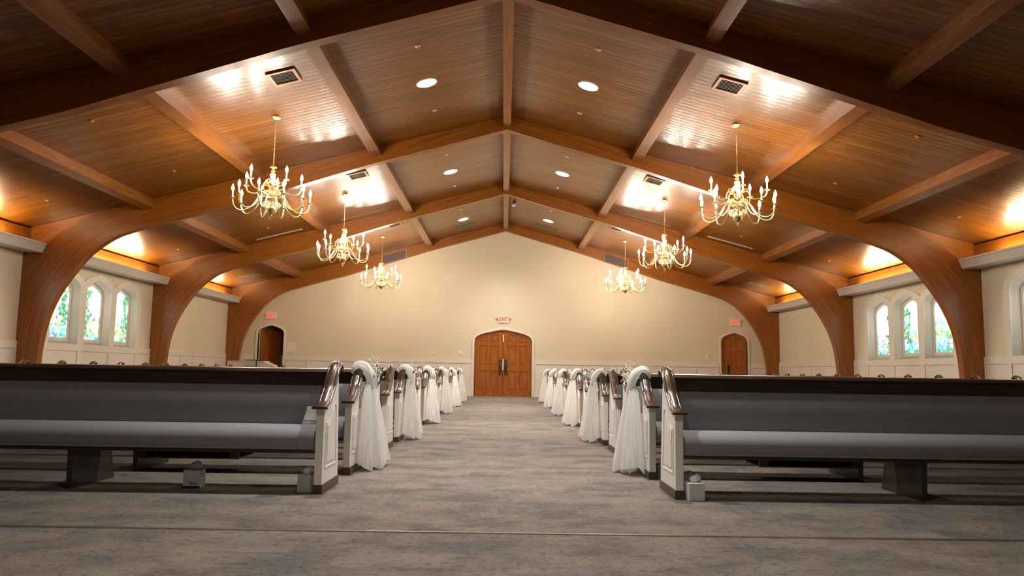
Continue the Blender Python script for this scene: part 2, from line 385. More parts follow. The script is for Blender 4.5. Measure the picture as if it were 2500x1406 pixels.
def text_mesh(name, s, size, mat, mtx, parent, ext=.002, bold=0):
    cu = bpy.data.curves.new('t', 'FONT'); cu.body = s; cu.size = size; cu.extrude = ext; cu.align_x = 'CENTER'; cu.align_y = 'CENTER'; cu.offset = bold
    o = bpy.data.objects.new('t', cu); C.objects.link(o)
    dg = bpy.context.evaluated_depsgraph_get(); dg.update()
    me = bpy.data.meshes.new_from_object(o.evaluated_get(dg)); bpy.data.objects.remove(o); bpy.data.curves.remove(cu)
    me.transform(mtx); me.materials.clear(); me.materials.append(MAT[mat]); me.name = name
    ob = bpy.data.objects.new(name, me); C.objects.link(ob); ob.parent = parent; return ob
def bez(p0, p1, p2, p3, n):
    out = []
    for i in range(n+1):
        t = i/n; a = 1-t
        out.append(tuple(a**3*q0+3*a*a*t*q1+3*a*t*t*q2+t**3*q3 for q0, q1, q2, q3 in zip(p0, p1, p2, p3)))
    return out
def lancet(cx, w, z0, spring, peak):
    h = peak-spring
    r = bez((w, spring), (w, spring+.55*h), (.80*w, spring+.66*h), (0, peak), 12)
    pts = [(cx-w, z0), (cx+w, z0)] + [(cx+x, z) for x, z in r]
    pts += [(cx-x, z) for x, z in reversed(r[:-1])]
    return pts
def rect(x0, x1, z0, z1): return [(x0, z0), (x1, z0), (x1, z1), (x0, z1)]
def ltop(x, w, spring, peak):       # height of the lancet curve at x
    r = bez((w, spring), (w, spring+.55*(peak-spring)), (.80*w, spring+.66*(peak-spring)), (0, peak), 60)
    x = abs(x)
    for (a, b_), (c, d) in zip(r, r[1:]):
        if c <= x <= a: return b_+(d-b_)*((a-x)/max(a-c, 1e-9))
    return spring

# ------------------------------------------------------------------ floor, ceiling, walls
mb = MB(); mb.face([(-W-.3, YF-.2, 0), (W+.3, YF-.2, 0), (W+.3, YE+.6, 0), (-W-.3, YE+.6, 0)]); mb.box(-W-.3, W+.3, YF-.2, YE+.6, -.2, -.01)
struct(mb.build('floor', 'carpet', flip_ok=False))
mb = MB(); mb.box(-6.5, 6.5, 4.225, 4.245, .0005, .006)
o = struct(mb.build('trim_1', 'metal'))
mb = MB()
for sgn in (-1, 1):
    x1 = W+.25; a = [(0, ZR), (sgn*x1, roofz(x1))]
    ys = (YF-.2, YE+.3); ln = math.hypot(x1, x1*SL)
    lo = [(a[0][0], ys[0], a[0][1]), (a[1][0], ys[0], a[1][1]), (a[1][0], ys[1], a[1][1]), (a[0][0], ys[1], a[0][1])]
    uvs = [(0, ys[0]), (ln, ys[0]), (ln, ys[1]), (0, ys[1])]
    if sgn < 0: uvs = [(u+20, v) for u, v in uvs]
    mb.face(lo, uvs)
    mb.face([(x, y, z+.15) for x, y, z in lo], uvs)
    mb.face([lo[1], lo[2], (lo[2][0], lo[2][1], lo[2][2]+.15), (lo[1][0], lo[1][1], lo[1][2]+.15)])
    for q in ((0, 1), (2, 3)):
        A, B = lo[q[0]], lo[q[1]]; mb.face([A, B, (B[0], B[1], B[2]+.15), (A[0], A[1], A[2]+.15)])
o = struct(mb.build('ceiling', 'ceil', merge=True, flip_ok=True))

BAYS = [(YF-.0, Y0_), (Y0_+T, YA), (YA+T, YB), (YB+T, YC), (YC+T, YD)]
WINBAYS = [2, 3]
MIDS = {i: (BAYS[i][0]+BAYS[i][1])/2 for i in range(5)}
LW, LZ0, LSP, LPK = .53, 1.30, 2.46, 2.80
def centres(i): return [MIDS[i]-1.31, MIDS[i], MIDS[i]+1.31]
for sgn, nm in ((-1, 'wall_left'), (1, 'wall_right')):
    holes = [lancet(c, LW, LZ0, LSP, LPK) for i in WINBAYS for c in centres(i)]
    at = W if sgn > 0 else -W-.25
    struct(plate(nm, rect(YF-.2, YE+.3, 0, roofz(W)-.02), holes, 'wall', 'S', at, .25))
DW, DSP, DPK = .98, 1.80, 2.27
doors = [('c', -.015, .98, 1.84, 2.27), ('l', -7.93, .435, 1.98, 2.29), ('r', 7.89, .45, 1.96, 2.29)]
holes = [lancet(c, w_, .0, s_, p_) for _, c, w_, s_, p_ in doors]
gable = [(-W-.25, -.001), (W+.25, -.001), (W+.25, roofz(W+.25)+.03), (0, ZR+.03), (-W-.25, roofz(W+.25)+.03)]
# the door openings reach the floor: cut the outline there instead of using holes
outl = [(-W-.25, 0)]
for _, c, w_, s_, p_ in sorted(doors, key=lambda d: d[1]):
    l = lancet(c, w_, 0, s_, p_); outl += [(c-w_, 0)]+list(reversed(l[2:]))+[(c+w_, 0)]
outl += gable[1:]
struct(plate('wall_back', outl, [], 'wall', 'E', YE, .25))
struct(plate('wall_front', gable, [], 'darkhall', 'E', YF-.2, .2))

# laminated arches
INT = [(0, 5.672), (.6, 5.50), (1.3, 5.30), (2.53, 4.955), (3.27, 4.72), (4.66, 4.27), (5.46, 4.01), (6.2, 3.81), (6.95, 3.595), (7.33, 3.48), (7.63, 3.36), (7.9, 3.19), (8.15, 2.97), (8.37, 2.69), (8.57, 2.39), (8.73, 2.08), (8.85, 1.74), (8.92, 1.4), (8.955, 1.0), (8.965, .5), (8.97, 0)]
def catmull(P, k=4):
    out = []
    for i in range(len(P)-1):
        p0, p1, p2, p3 = P[max(i-1, 0)], P[i], P[i+1], P[min(i+2, len(P)-1)]
        for j in range(k):
            t = j/k
            out.append(tuple(.5*((2*b_)+(-a+c)*t+(2*a-5*b_+4*c-d)*t*t+(-a+3*b_-3*c+d)*t**3) for a, b_, c, d in zip(p0, p1, p2, p3)))
    return out+[P[-1]]
IN = catmull(INT)
def extr(i):
    x, z = IN[i]
    # outer line: along the roof, then down the wall
    XO = W-.004
    if x < 7.9: 
        f = x/7.9; xe = f*XO; return (xe, roofz(xe)-.004)
    f = (x-7.9)/(8.97-7.9); zt = roofz(XO)-.004
    # descend with the inner curve's height
    k = max(0, min(1, (3.19-z)/3.19)); return (XO, zt*(1-k))
EX = [extr(i) for i in range(len(IN))]
arc = [0]
for i in range(1, len(IN)): arc.append(arc[-1]+math.dist(IN[i], IN[i-1]))
def make_arch(y, name='laminated_arch'):
    mb = MB()
    for s in (-1, 1):
        for yy in (y, y+T):
            for i in range(len(IN)-1):
                a, b_, c, d = IN[i], IN[i+1], EX[i+1], EX[i]
                wd, wd2 = math.dist(a, d), math.dist(b_, c)
                uo = 30 if s > 0 else 0
                mb.face([(s*p[0], yy, p[1]) for p in (a, b_, c, d)], [(uo+arc[i], 0), (uo+arc[i+1], 0), (uo+arc[i+1], wd2), (uo+arc[i], wd)])
        for i in range(len(IN)-1):
            a, b_ = IN[i], IN[i+1]
            mb.face([(s*a[0], y, a[1]), (s*b_[0], y, b_[1]), (s*b_[0], y+T, b_[1]), (s*a[0], y+T, a[1])], [(arc[i], 0), (arc[i+1], 0), (arc[i+1], .049), (arc[i], .049)])
            a, b_ = EX[i], EX[i+1]
            if math.dist(a, b_) > 1e-6: mb.face([(s*a[0], y, a[1]), (s*b_[0], y, b_[1]), (s*b_[0], y+T, b_[1]), (s*a[0], y+T, a[1])])
    o = mb.build(name, 'arch', smooth=True, ang=30, merge=True); struct(o)
    # the crown cover under the ridge
    return o
for y in (YA, YB, YC, YD, Y0_): make_arch(y)

# purlins and ridge beam, one length per bay
th = math.atan(SL)
for i, (ya, yb) in enumerate(BAYS):
    if i == 0: continue
    mb = MB(); mb.box(-.075, .075, ya, yb, 5.722, ZR+.03, axis=1); struct(mb.build('ridge_beam', 'purlin'))
    for s in (-1, 1):
        for px in (2.63, 4.86, 7.04):
            mb = MB(); x0, x1, dp = -.095, .095, .20
            vs_ = []
            nx, nz_ = -math.sin(th)*s, -math.cos(th)     # into the room
            tx, tz = math.cos(th)*s, -math.sin(th)
            cx, cz = s*px, roofz(px)
            sec = [(cx+tx*a+nx*d, cz+tz*a+nz_*d) for a, d in ((-.095, -.01), (.095, -.01), (.095, dp), (-.095, dp))]
            for j in range(4):
                p, q = sec[j], sec[(j+1) % 4]
                mb.face([(p[0], ya, p[1]), (q[0], ya, q[1]), (q[0], yb, q[1]), (p[0], yb, p[1])], [(ya, j*.3), (ya, j*.3+.2), (yb, j*.3+.2), (yb, j*.3)])
            mb.face([(p[0], ya, p[1]) for p in sec]); mb.face([(p[0], yb, p[1]) for p in sec])
            struct(mb.build('roof_purlin', 'purlin', merge=True))
# wall plate beam, cornice and cove lamps
for i, (ya, yb) in enumerate(BAYS):
    if i == 0: continue
    for s in (-1, 1):
        mb = MB(); xs = sorted((s*(W-.13), s*W)); mb.box(xs[0], xs[1], ya, yb, 3.21, roofz(W)-.006, axis=1)
        struct(mb.build('wall_plate_beam', 'arch'))
        prof = [(0, 3.02), (.372, 3.02), (.43, 3.165), (.445, 3.172), (.445, 3.205), (.40, 3.205), (.345, 3.05), (0, 3.05)]
        mb = MB(); mb.rings([[(s*(W-p[0]), y, p[1]) for p in prof] for y in (ya-.003, yb)])
        struct(mb.build('cornice', 'cornice'))
        if i >= 2:
            e = empty('cove_lamp', (s*(W-.21), (ya+yb)/2, 3.05), 'strip lamp hidden in the cornice of the %s wall, %s bay' % ('left' if s < 0 else 'right', ('', 'front', 'nearest', 'middle', 'farthest')[i]), 'lamp', 'strip lamps in the cornices')
            h = (yb-ya)/2-.85
            mb = MB(); mb.box(-.03, .03, -h-.02, h+.02, 0, .02); mb.build('lamp_housing', 'plastic', e)
            mb = MB(); mb.box(-.018, .018, -h, h, .021, .035); mb.build('lamp_tube', 'cove', e)

# ------------------------------------------------------------------ windows
wn = 0
for s in (-1, 1):
    for i in WINBAYS:
        cs = centres(i)
        # surround with three arches
        out = [(cs[0]-.72, LZ0-.02), (cs[2]+.72, LZ0-.02)]
        top = []
        for c, lo_, hi_ in ((cs[2], -.655, .72), (cs[1], -.655, .655), (cs[0], -.72, .655)):
            n = 22
            for j in range(n+1):
                x = hi_+(lo_-hi_)*j/n; top.append((c+x, ltop(x, .72, 2.50, 2.94)))
        out += top
        at = s*W-.03 if s > 0 else -W
        holes = [lancet(c, LW, LZ0, LSP, LPK) for c in cs]
        struct(plate('trim_%d' % (2+WINBAYS.index(i)+(2 if s > 0 else 0)), out, holes, 'white', 'S', at, .03))
        for k, c in enumerate(cs):
            wn += 1
            root = bpy.data.objects.new('window_%d' % wn, None); C.objects.link(root); root.location = (s*(W+.0), c, LZ0); struct(root)
            # splayed reveal
            A = lancet(0, LW, 0, LSP-LZ0, LPK-LZ0); B = lancet(0, .475, .06, LSP-LZ0-.02, LPK-LZ0-.06)
            mb = MB(); mb.rings([[(0, p[0], p[1]) for p in A], [(s*.15, p[0], p[1]) for p in B]], cap=False)
            mb.build('window_reveal', 'white', root, smooth=True, ang=40)
            gl = lancet(0, .41, .135, 2.38-LZ0, 2.67-LZ0)
            o = plate('window_frame', [(p[0]*1.03, p[1]-(.005 if p[1] < .2 else -.01)) for p in B], [gl], 'white', 'S', .15 if s > 0 else -.18, .03, root)
            # inner sash bead
            o = plate('sash_bead', lancet(0, .455, .095, 2.40-LZ0, 2.705-LZ0), [lancet(0, .425, .12, 2.39-LZ0, 2.685-LZ0)], 'white', 'S', .138 if s > 0 else -.15, .012, root)
            # the pane: local coordinates u (along the wall), v (up)
            g = [(p[0]*1.01, p[1]-.135) for p in gl]
            me = bpy.data.meshes.new('stained_glass'); me.from_pydata([(p[0], p[1], 0) for p in g], [], [tuple(range(len(g)))]); me.materials.append(GL[(s, k)])
            o = bpy.data.objects.new('stained_glass', me); C.objects.link(o); o.parent = root
            o.matrix_local = Matrix.Translation((s*.165, 0, .135)) @ (Matrix(((0, 0, 1, 0), (1, 0, 0, 0), (0, 1, 0, 0), (0, 0, 0, 1))))
            if s > 0: pass
            mb = MB(); mb.box(min(s*.19, s*.21), max(s*.19, s*.21), -.52, .52, 0, 1.5); mb.build('window_backing', 'black', root)
            # small sloping sill board
            mb = MB(); mb.face([(0, -LW, 0), (0, LW, 0), (s*.15, .475, .06), (s*.15, -.475, .06)]); mb.build('window_sill', 'white', root, flip_ok=False)

# ------------------------------------------------------------------ wainscot
def wains(name, plane, at, thick, x0, x1, zt, stiles, srail=.145, base=.20, cap_dir=1):
    """backing plus frame with openings between the stiles (centre, width)"""
    e = bpy.data.objects.new(name, None); C.objects.link(e); struct(e)
    stiles = sorted(stiles)
    if thick > 0: a0, t0, a1, t1 = at, thick*.4, at+thick*.4, thick*.6
    else: a0, t0, a1, t1 = at+thick*.4, -thick*.4, at+thick, -thick*.6
    plate('panel_backing', rect(x0, x1, 0, zt-.01), [], 'white', plane, a0, t0, e)
    ed = [x0]+[q for c, w_ in stiles for q in (c-w_/2, c+w_/2)]+[x1]
    holes = [rect(ed[k], ed[k+1], base, zt-srail) for k in range(0, len(ed), 2) if ed[k+1]-ed[k] > .06]
    holes = [[(max(p[0], x0+.04), p[1]) if p[0] < x0+.04 else (min(p[0], x1-.04), p[1]) for p in h] for h in holes]
    plate('panel_frame', rect(x0, x1, 0, zt), holes, 'white', plane, a1, t1, e)
    return e
tn = 10
for s in (-1, 1):
    for i in (1, 2, 3, 4):
        ya, yb = BAYS[i]; ya += .003; yb -= .003
        if i in WINBAYS:
            c = MIDS[i]; st = [(c-1.965, .17), (c-.655, .18), (c+.655, .18), (c+1.965, .17)]
        else:
            st = [(ya+(yb-ya)*k/6, .07) for k in range(1, 6)]
        wains('trim_%d' % tn, 'S', s*W, -s*.034, ya, yb, 1.30, st); tn += 1
for x0, x1, st in ((-8.955, -8.52, []), (-7.40, -1.07, [(-1.93-.785*k, .06) for k in range(7)]), (1.04, 7.34, [(1.85+.785*k, .06) for k in range(7)]), (8.44, 8.955, [])):
    wains('trim_%d' % tn, 'E', YE, -.034, x0, x1, 1.262, st, srail=.15); tn += 1

# ------------------------------------------------------------------ doors in the end wall
def door_leaf(name, x0, x1, c, w_, spring, peak, parent, y, cols, rows, hinge=None):
    """stile-and-rail leaf between x0..x1 under the lancet curve; cols and rows give raised panels"""
    top = lambda x: ltop(x-c, w_, spring, peak)
    n = 60; q_ = [(1-math.cos(PI*j/n))/2 for j in range(n+1)]; out = [(x0, .004), (x1, .004)] + [(x1+(x0-x1)*t, top(x1+(x0-x1)*t)-.002) for t in q_]
    e = bpy.data.objects.new(name, None); C.objects.link(e); e.parent = parent
    plate('leaf_core', out, [], 'door', 'E', y+.018, .022, e)
    holes = []; pans = []
    for ri, (z0, z1) in enumerate(rows):
        for (a, b_) in cols:
            if z1 is None:
                q = [(a, z0), (b_, z0), (b_, top(b_)-.13), ((a+b_)/2, top((a+b_)/2)-.12), (a, top(a)-.13)]
                if abs(a-c) > abs(b_-c) and top(a)-.13 < z0+.05: q = [(a, z0), (b_, z0), (b_, top(b_)-.13), ((a+b_)/2, top((a+b_)/2)-.12), (a, z0+.06)]
            else: q = rect(a, b_, z0, z1)
            holes.append(q)
            cx = sum(p[0] for p in q)/len(q); cz = sum(p[1] for p in q)/len(q)
            hw = (b_-a)/2; hh = (max(p[1] for p in q)-z0)/2
            pans.append([(cx+(p[0]-cx)*(1-.035/hw), cz+(p[1]-cz)*(1-.03/max(hh, .06))) for p in q])
    plate('leaf_frame', out, holes, 'door', 'E', y, .018, e, bev=.003)
    for q in pans: plate('door_panel', q, [], 'door', 'E', y+.007, .012, e, bev=.004)
    return e
def door_frame(name, c, w_, spring, peak, tw=.075):
    e = bpy.data.objects.new(name, None); C.objects.link(e); struct(e)
    o1 = lancet(c, w_+tw, 0, spring+.01, peak+tw+.01); i1 = lancet(c, w_, 0, spring, peak)
    out = [(c-w_-tw, 0)]+list(reversed(o1[2:]))+[(c+w_+tw, 0), (c+w_, 0)]+i1[2:]+[(c-w_, 0)]
    plate('door_casing', out, [], 'white', 'E', YE-.04, .04, e, bev=.008)
    mb = MB(); mb.rings([[(p[0], y, p[1]) for p in i1[1:]+[i1[0]]] for y in (YE-.03, YE+.12)], close=False, cap=False)
    mb.build('door_jamb', 'white', e, smooth=True, flip_ok=False)
    return e
d1 = door_frame('door_1', -.015, .98, 1.84, 2.27)
c0 = -.015; g = .0065
rows = [(.22, .86), (1.07, 1.72), (1.84, None)]
door_leaf('door_leaf', c0-.978, c0-g, c0, .98, 1.84, 2.27, d1, YE+.03, [(c0-.82, c0-.555), (c0-.43, c0-.165)], rows)
door_leaf('door_leaf', c0+g, c0+.978, c0, .98, 1.84, 2.27, d1, YE+.03, [(c0+.165, c0+.43), (c0+.555, c0+.82)], rows)
for s in (-1, 1):
    mb = MB(); n = 8; pts = [(s*.045, .73), (s*.15, .73)]
    arcp = [(s*.0975+s*.0525*math.cos(t*PI/n), 1.22+.0525*math.sin(t*PI/n)) for t in range(n+1)]
    o = plate('push_plate', [(c0+p[0], p[1]) for p in pts+arcp], [], 'darkmetal', 'E', YE+.018, .012, d1, bev=.003)
    mb = MB(); mb.tube([(c0+s*.0975, YE+.012, .82), (c0+s*.0975, YE-.02, .86), (c0+s*.0975, YE-.02, 1.12), (c0+s*.0975, YE+.012, 1.16)], .012, 8); mb.build('door_handle', 'darkmetal', d1, smooth=True)
for z0, z1 in ((.02, .90), (1.28, 1.86), (2.11, 2.24)):  # strips added behind the leaves to block daylight along parts of the gap
    mb = MB(); mb.box(c0-.012, c0+.012, YE+.066, YE+.078, z0, z1); mb.build('gap_light_stop', 'door', d1)
d3 = door_frame('door_3', 7.89, .45, 1.96, 2.29)
door_leaf('door_leaf', 7.443, 8.337, 7.89, .45, 1.96, 2.29, d3, YE+.05, [(7.56, 7.83), (7.94, 8.21)], [(.22, .86), (1.07, 1.66), (1.80, None)])
d2 = door_frame('door_2', -7.93, .435, 1.98, 2.29)
# hall behind the open left door
mb = MB(); X0, X1, Y1_, Z1 = -8.55, -7.3, YE+1.7, 2.6
mb.face([(X0, YE+.25, 0), (X0, Y1_, 0), (X0, Y1_, Z1), (X0, YE+.25, Z1)]); mb.face([(X1, YE+.25, 0), (X1, YE+.25, Z1), (X1, Y1_, Z1), (X1, Y1_, 0)])
mb.face([(X0, Y1_, 0), (X1, Y1_, 0), (X1, Y1_, Z1), (X0, Y1_, Z1)]); mb.face([(X0, YE+.25, Z1), (X1, YE+.25, Z1), (X1, Y1_, Z1), (X0, Y1_, Z1)]); mb.face([(X0, YE+.25, .0), (X1, YE+.25, .0), (X1, Y1_, .0), (X0, Y1_, .0)])
struct(mb.build('wall_hallway', 'darkhall', flip_ok=False))
dl = bpy.data.objects.new('door_leaf', None); C.objects.link(dl); dl.parent = d2
tmp = door_leaf('door_leaf', -8.36, -7.5, -7.93, .435, 1.98, 2.29, d2, 0, [(-8.24, -7.97), (-7.86, -7.60)], [(.22, .86), (1.07, 1.66), (1.80, None)])
bpy.data.objects.remove(dl)
tmp.matrix_local = Matrix.Translation((-8.33, YE+.20, 0)) @ Matrix.Rotation(math.radians(52), 4, 'Z') @ Matrix.Translation((8.36, 0, 0))
# vestibule behind the centre doors closes the room but lets daylight reach the gap
mb = MB(); mb.box(7.3, 8.5, YE+.26, YE+.3, 0, 2.7); struct(mb.build('wall_behind_door', 'darkhall'))
mb = MB(); mb.face([(-1.6, YE+1.2, 0), (1.6, YE+1.2, 0), (1.6, YE+1.2, 3), (-1.6, YE+1.2, 3)]); struct(mb.build('wall_vestibule', 'paper', flip_ok=False))

# exit signs
def exit_sign(x, z, label, heads=False):
    e = empty('exit_sign', (x, YE, z), label, 'exit sign', 'exit signs over the doors')
    mb = MB(); mb.box(-.172, .172, -.045, 0, -.115, .115); mb.build('sign_housing', 'plastic', e)
    text_mesh('sign_letters', 'EXIT', .19, 'signred', Matrix.Translation((0, -.047, 0)) @ Matrix.Rotation(PI/2, 4, 'X') @ Matrix.Diagonal((.78, 1, 1, 1)), e, .002, .006)
    if heads:
        for s in (-1, 1):
            mb = MB(); mb.tube([(s*.172, -.02, .0), (s*.215, -.03, .01)], .008, 6); mb.lathe([(.0, -.018), (.026, -.012), (.03, .014), (.0, .018)], (s*.235, -.035, .012), 10); mb.build('emergency_lamp', 'metal', e, smooth=True)
    return e
exit_sign(-.022, 2.625, 'lit red EXIT sign with two small lamp heads above the double doors', True)
exit_sign(-7.97, 2.625, 'lit red EXIT sign above the open door at the left')
exit_sign(7.93, 2.645, 'lit red EXIT sign above the closed single door at the right')
def wallplate(name, x, z, w_, h, label, cat, lines=0):
    e = empty(name, (x, YE, z), label, cat)
    o = plate('cover_plate', rect(-w_/2, w_/2, -h/2, h/2), [], 'plastic', 'E', -.014, .014, e, bev=.003)
    if lines:
        for k in (-1, 1): mb = MB(); mb.box(-w_/2+.015, w_/2-.015, -.018, -.013, k*h*.32-.006, k*h*.32+.006); mb.build('panel_ridge', 'plastic', e)
    else:
        mb = MB(); mb.box(-.012, .012, -.020, -.013, -.022, .022); mb.build('switch_lever', 'plastic', e)
wallplate('light_switch', -2.365, 1.445, .085, .125, 'ivory light switch on the back wall, the narrow one farther left of the double doors', 'switch')
wallplate('switch_panel', -1.46, 1.465, .155, .13, 'square ivory switch panel just left of the double doors', 'switch')
wallplate('light_switch', 6.965, 1.475, .09, .13, 'ivory light switch left of the closed single door at the right', 'switch')
wallplate('control_panel', -7.225, 1.555, .27, .34, 'pale rectangular control box right of the open door at the left', 'control box', 1)

# ------------------------------------------------------------------ roof fittings
def on_roof(x, y):
    s = 1 if x > 0 else -1
    n = Vector((-s*SL, 0, -1)).normalized()          # into the room
    t = Vector((1, 0, -s*SL)).normalized() ; yy = Vector((0, 1, 0))
    Mx = Matrix((t, yy, -n)).transposed().to_4x4()   # local z points up into the roof
    Mx.translation = Vector((x, y, roofz(x))); return Mx
bayname = {0: 'over the chancel', 1: 'bay before the nearest lit one', 2: 'nearest lit bay', 3: 'middle bay', 4: 'farthest bay'}
YS = {0: 1.05, 1: 6.58, 2: 12.13, 3: 17.78, 4: 23.53}
for i in range(5):
    for s in (-1, 1):
        side = 'left' if s < 0 else 'right'
        e = empty('recessed_light', (0, 0, 0), 'round lit recessed light in the %s roof slope, %s' % (side, bayname[i]), 'recessed light', 'round recessed lights either side of the ridge')
        e.matrix_world = on_roof(s*1.34, YS[i])
        mb = MB(); mb.rings([[(r_*math.cos(2*PI*j/28), r_*math.sin(2*PI*j/28), z) for j in range(28)] for r_, z in ((.178, -.001), (.178, -.008), (.165, -.010), (.160, -.004))], cap=False); mb.build('light_trim', 'plastic', e, smooth=True)
        mb = MB(); mb.rings([[(r_*math.cos(2*PI*j/28), r_*math.sin(2*PI*j/28), z) for j in range(28)] for r_, z in ((.16, -.003), (.16, -.006))]); mb.build('light_lens', 'down', e)
        ld = bpy.data.lights.new('light_beam', 'SPOT'); ld.energy = SPOT_W*(.55, 1.35, 1.55, 1.55, .85)[i]; ld.color = (1, .95, .89); ld.spot_size = math.radians(118); ld.spot_blend = .9; ld.shadow_soft_size = .17
        lo = bpy.data.objects.new('light_beam', ld); C.objects.link(lo); lo.parent = e; lo.location = (0, 0, -.03); lo.rotation_euler = (0, s*th, 0)
        if i < 2: continue
        # supply vents
        y = (10.69, 16.28, 21.9)[i-2]
        e = empty('ceiling_vent', (0, 0, 0), 'square wood-framed ceiling vent in the %s roof slope, %s' % (side, bayname[i]), 'vent', 'square ceiling vents beside the inner purlins')
        e.matrix_world = on_roof(s*3.26, y)
        plate('vent_frame', rect(-.21, .21, -.23, .23), [rect(-.16, .16, -.175, .175)], 'ventwood', 'F', -.03, .028, e, bev=.005)
        mb = MB(); mb.face([(-.165, -.18, -.004), (.165, -.18, -.004), (.165, .18, -.004), (-.165, .18, -.004)])
        for k in range(9): mb.box(-.16, .16, -.17+k*.042, -.16+k*.042, -.016, -.006)
        mb.build('vent_grille', 'vent', e, flip_ok=False)
def grille(x, y, w_, l, label, mat, frame='ventwood', name='return_grille'):
    e = empty(name, (0, 0, 0), label, 'grille', 'large roof grilles'); e.matrix_world = on_roof(x, y)
    plate('grille_frame', rect(-w_/2, w_/2, -l/2, l/2), [rect(-w_/2+.025, w_/2-.025, -l/2+.025, l/2-.025)], frame, 'F', -.014, .012, e)
    mb = MB(); mb.face([(-w_/2+.02, -l/2+.02, -.003), (w_/2-.02, -l/2+.02, -.003), (w_/2-.02, l/2-.02, -.003), (-w_/2+.02, l/2-.02, -.003)])
    n = int(l/.05)
    for k in range(n): yk = -l/2+.03+k*(l-.06)/n; mb.box(-w_/2+.025, w_/2-.025, yk, yk+.018, -.010, -.004)
    mb.build('grille_bars', mat, e, flip_ok=False)
for s in (-1, 1):
    side = 'left' if s < 0 else 'right'
    grille(s*1.33, 24.68, .72, .62, 'brown slotted return grille beside the %s recessed light of the farthest bay' % side, 'vent', 'vent')
    grille(s*8.24, 24.36, .68, .62, 'tan slotted grille low on the %s roof slope, farthest bay by the cornice' % side, 'vent', 'vent')
# the dark panels lie close to the far arch
for s, side in ((-1, 'left'), (1, 'right')):
    e = empty('speaker_panel', (0, 0, 0), 'large dark framed panel %s of the gable peak, behind the farthest chandelier' % side, 'speaker panel', 'dark panels by the gable')
    e.location = (s*3.80, YD-.02, 0)
    zt = roofz(3.8)
    q = lambda a, d: (a, zt-4.0-SL*a*s-d)
    out = [q(-.42, .10), q(.42, .10), q(.42, .43), q(-.42, .43)]
    p1 = plate('panel_frame', out, [[(x*.93, z+(-.02 if k < 2 else .02)) for k, (x, z) in enumerate(out)]], 'ventwood', 'E', -.03, .03, e)
    p2 = plate('panel_cloth', [(x*.95, z+(-.015 if k < 2 else .015)) for k, (x, z) in enumerate(out)], [], 'return', 'E', -.018, .02, e)
    for p_ in (p1, p2): p_.location = (0, 0, 4.0)
for i, yy in ((3, 19.93),):
    for s in (-1, 1):
        side = 'left' if s < 0 else 'right'
        for k, (xa, lab) in enumerate(((6.0, 'outer'), (3.80, 'inner'))):
            e = empty('slot_diffuser', (0, 0, 0), 'long thin %s slot diffuser in front of the second-farthest arch, %s roof slope' % (lab, side), 'slot diffuser', 'slot diffusers along the arch'); e.matrix_world = on_roof(s*xa, yy)
            mb = MB(); mb.box(-.62, .62, -.035, .035, -.012, -.001); mb.build('diffuser_frame', 'plastic' if k == 0 else 'ventwood', e)
            mb = MB(); mb.box(-.60, .60, -.012, .012, -.016, -.0115); mb.build('diffuser_slot', 'vent', e)
# sprinkler heads and small discs
def disc(x, y, lab):
    e = empty('sprinkler_head', (0, 0, 0), lab, 'sprinkler', 'small round sprinkler covers on the roof'); e.matrix_world = on_roof(x, y)
    mb = MB(); mb.rings([[(r_*math.cos(2*PI*j/14), r_*math.sin(2*PI*j/14), z) for j in range(14)] for r_, z in ((.042, -.001), (.042, -.008), (.036, -.012))]); mb.build('cover_disc', 'ventwood' if abs(x) > 3 else 'plastic', e, smooth=True)
    mb = MB(); mb.lathe([(.01, -.03), (.014, -.012)], (0, 0, 0), 8); mb.build('sprinkler_tip', 'brass', e)
for xx, row in ((1.33, 'nearest the ridge'), (6.01, 'between the outer purlins'), (8.24, 'near the cornice')):
    for yy, nm in ((10.70, 'front of the nearest lit bay'), (13.47, 'back of the nearest lit bay'), (16.32, 'front of the middle bay'), (18.97 if xx > 2 else 19.18, 'back of the middle bay'), (22.03, 'front of the farthest bay')):
        if xx > 2 and yy in (16.32, 22.03): continue
        if xx > 8 and yy == 10.70: continue
        for s in (-1, 1):
            disc(s*xx, yy, 'small round sprinkler cover %s, %s slope, %s' % (row, 'left' if s < 0 else 'right', nm))
e = empty('ceiling_camera', (0, 0, 0), 'small white camera under the ridge beam, right side of the farthest bay', 'camera'); e.matrix_world = on_roof(.25, 22.17)
mb = MB(); mb.lathe([(.05, -.002), (.05, -.015), (.03, -.02), (.022, -.05), (.022, -.06)], (0, 0, 0), 12); mb.build('mount', 'black', e, smooth=True)
mb = MB(); mb.lathe([(.0, -.15), (.035, -.145), (.06, -.12), (.065, -.09), (.05, -.06), (.0, -.055)], (0, 0, 0), 14); mb.build('camera_body', 'plastic', e, smooth=True)

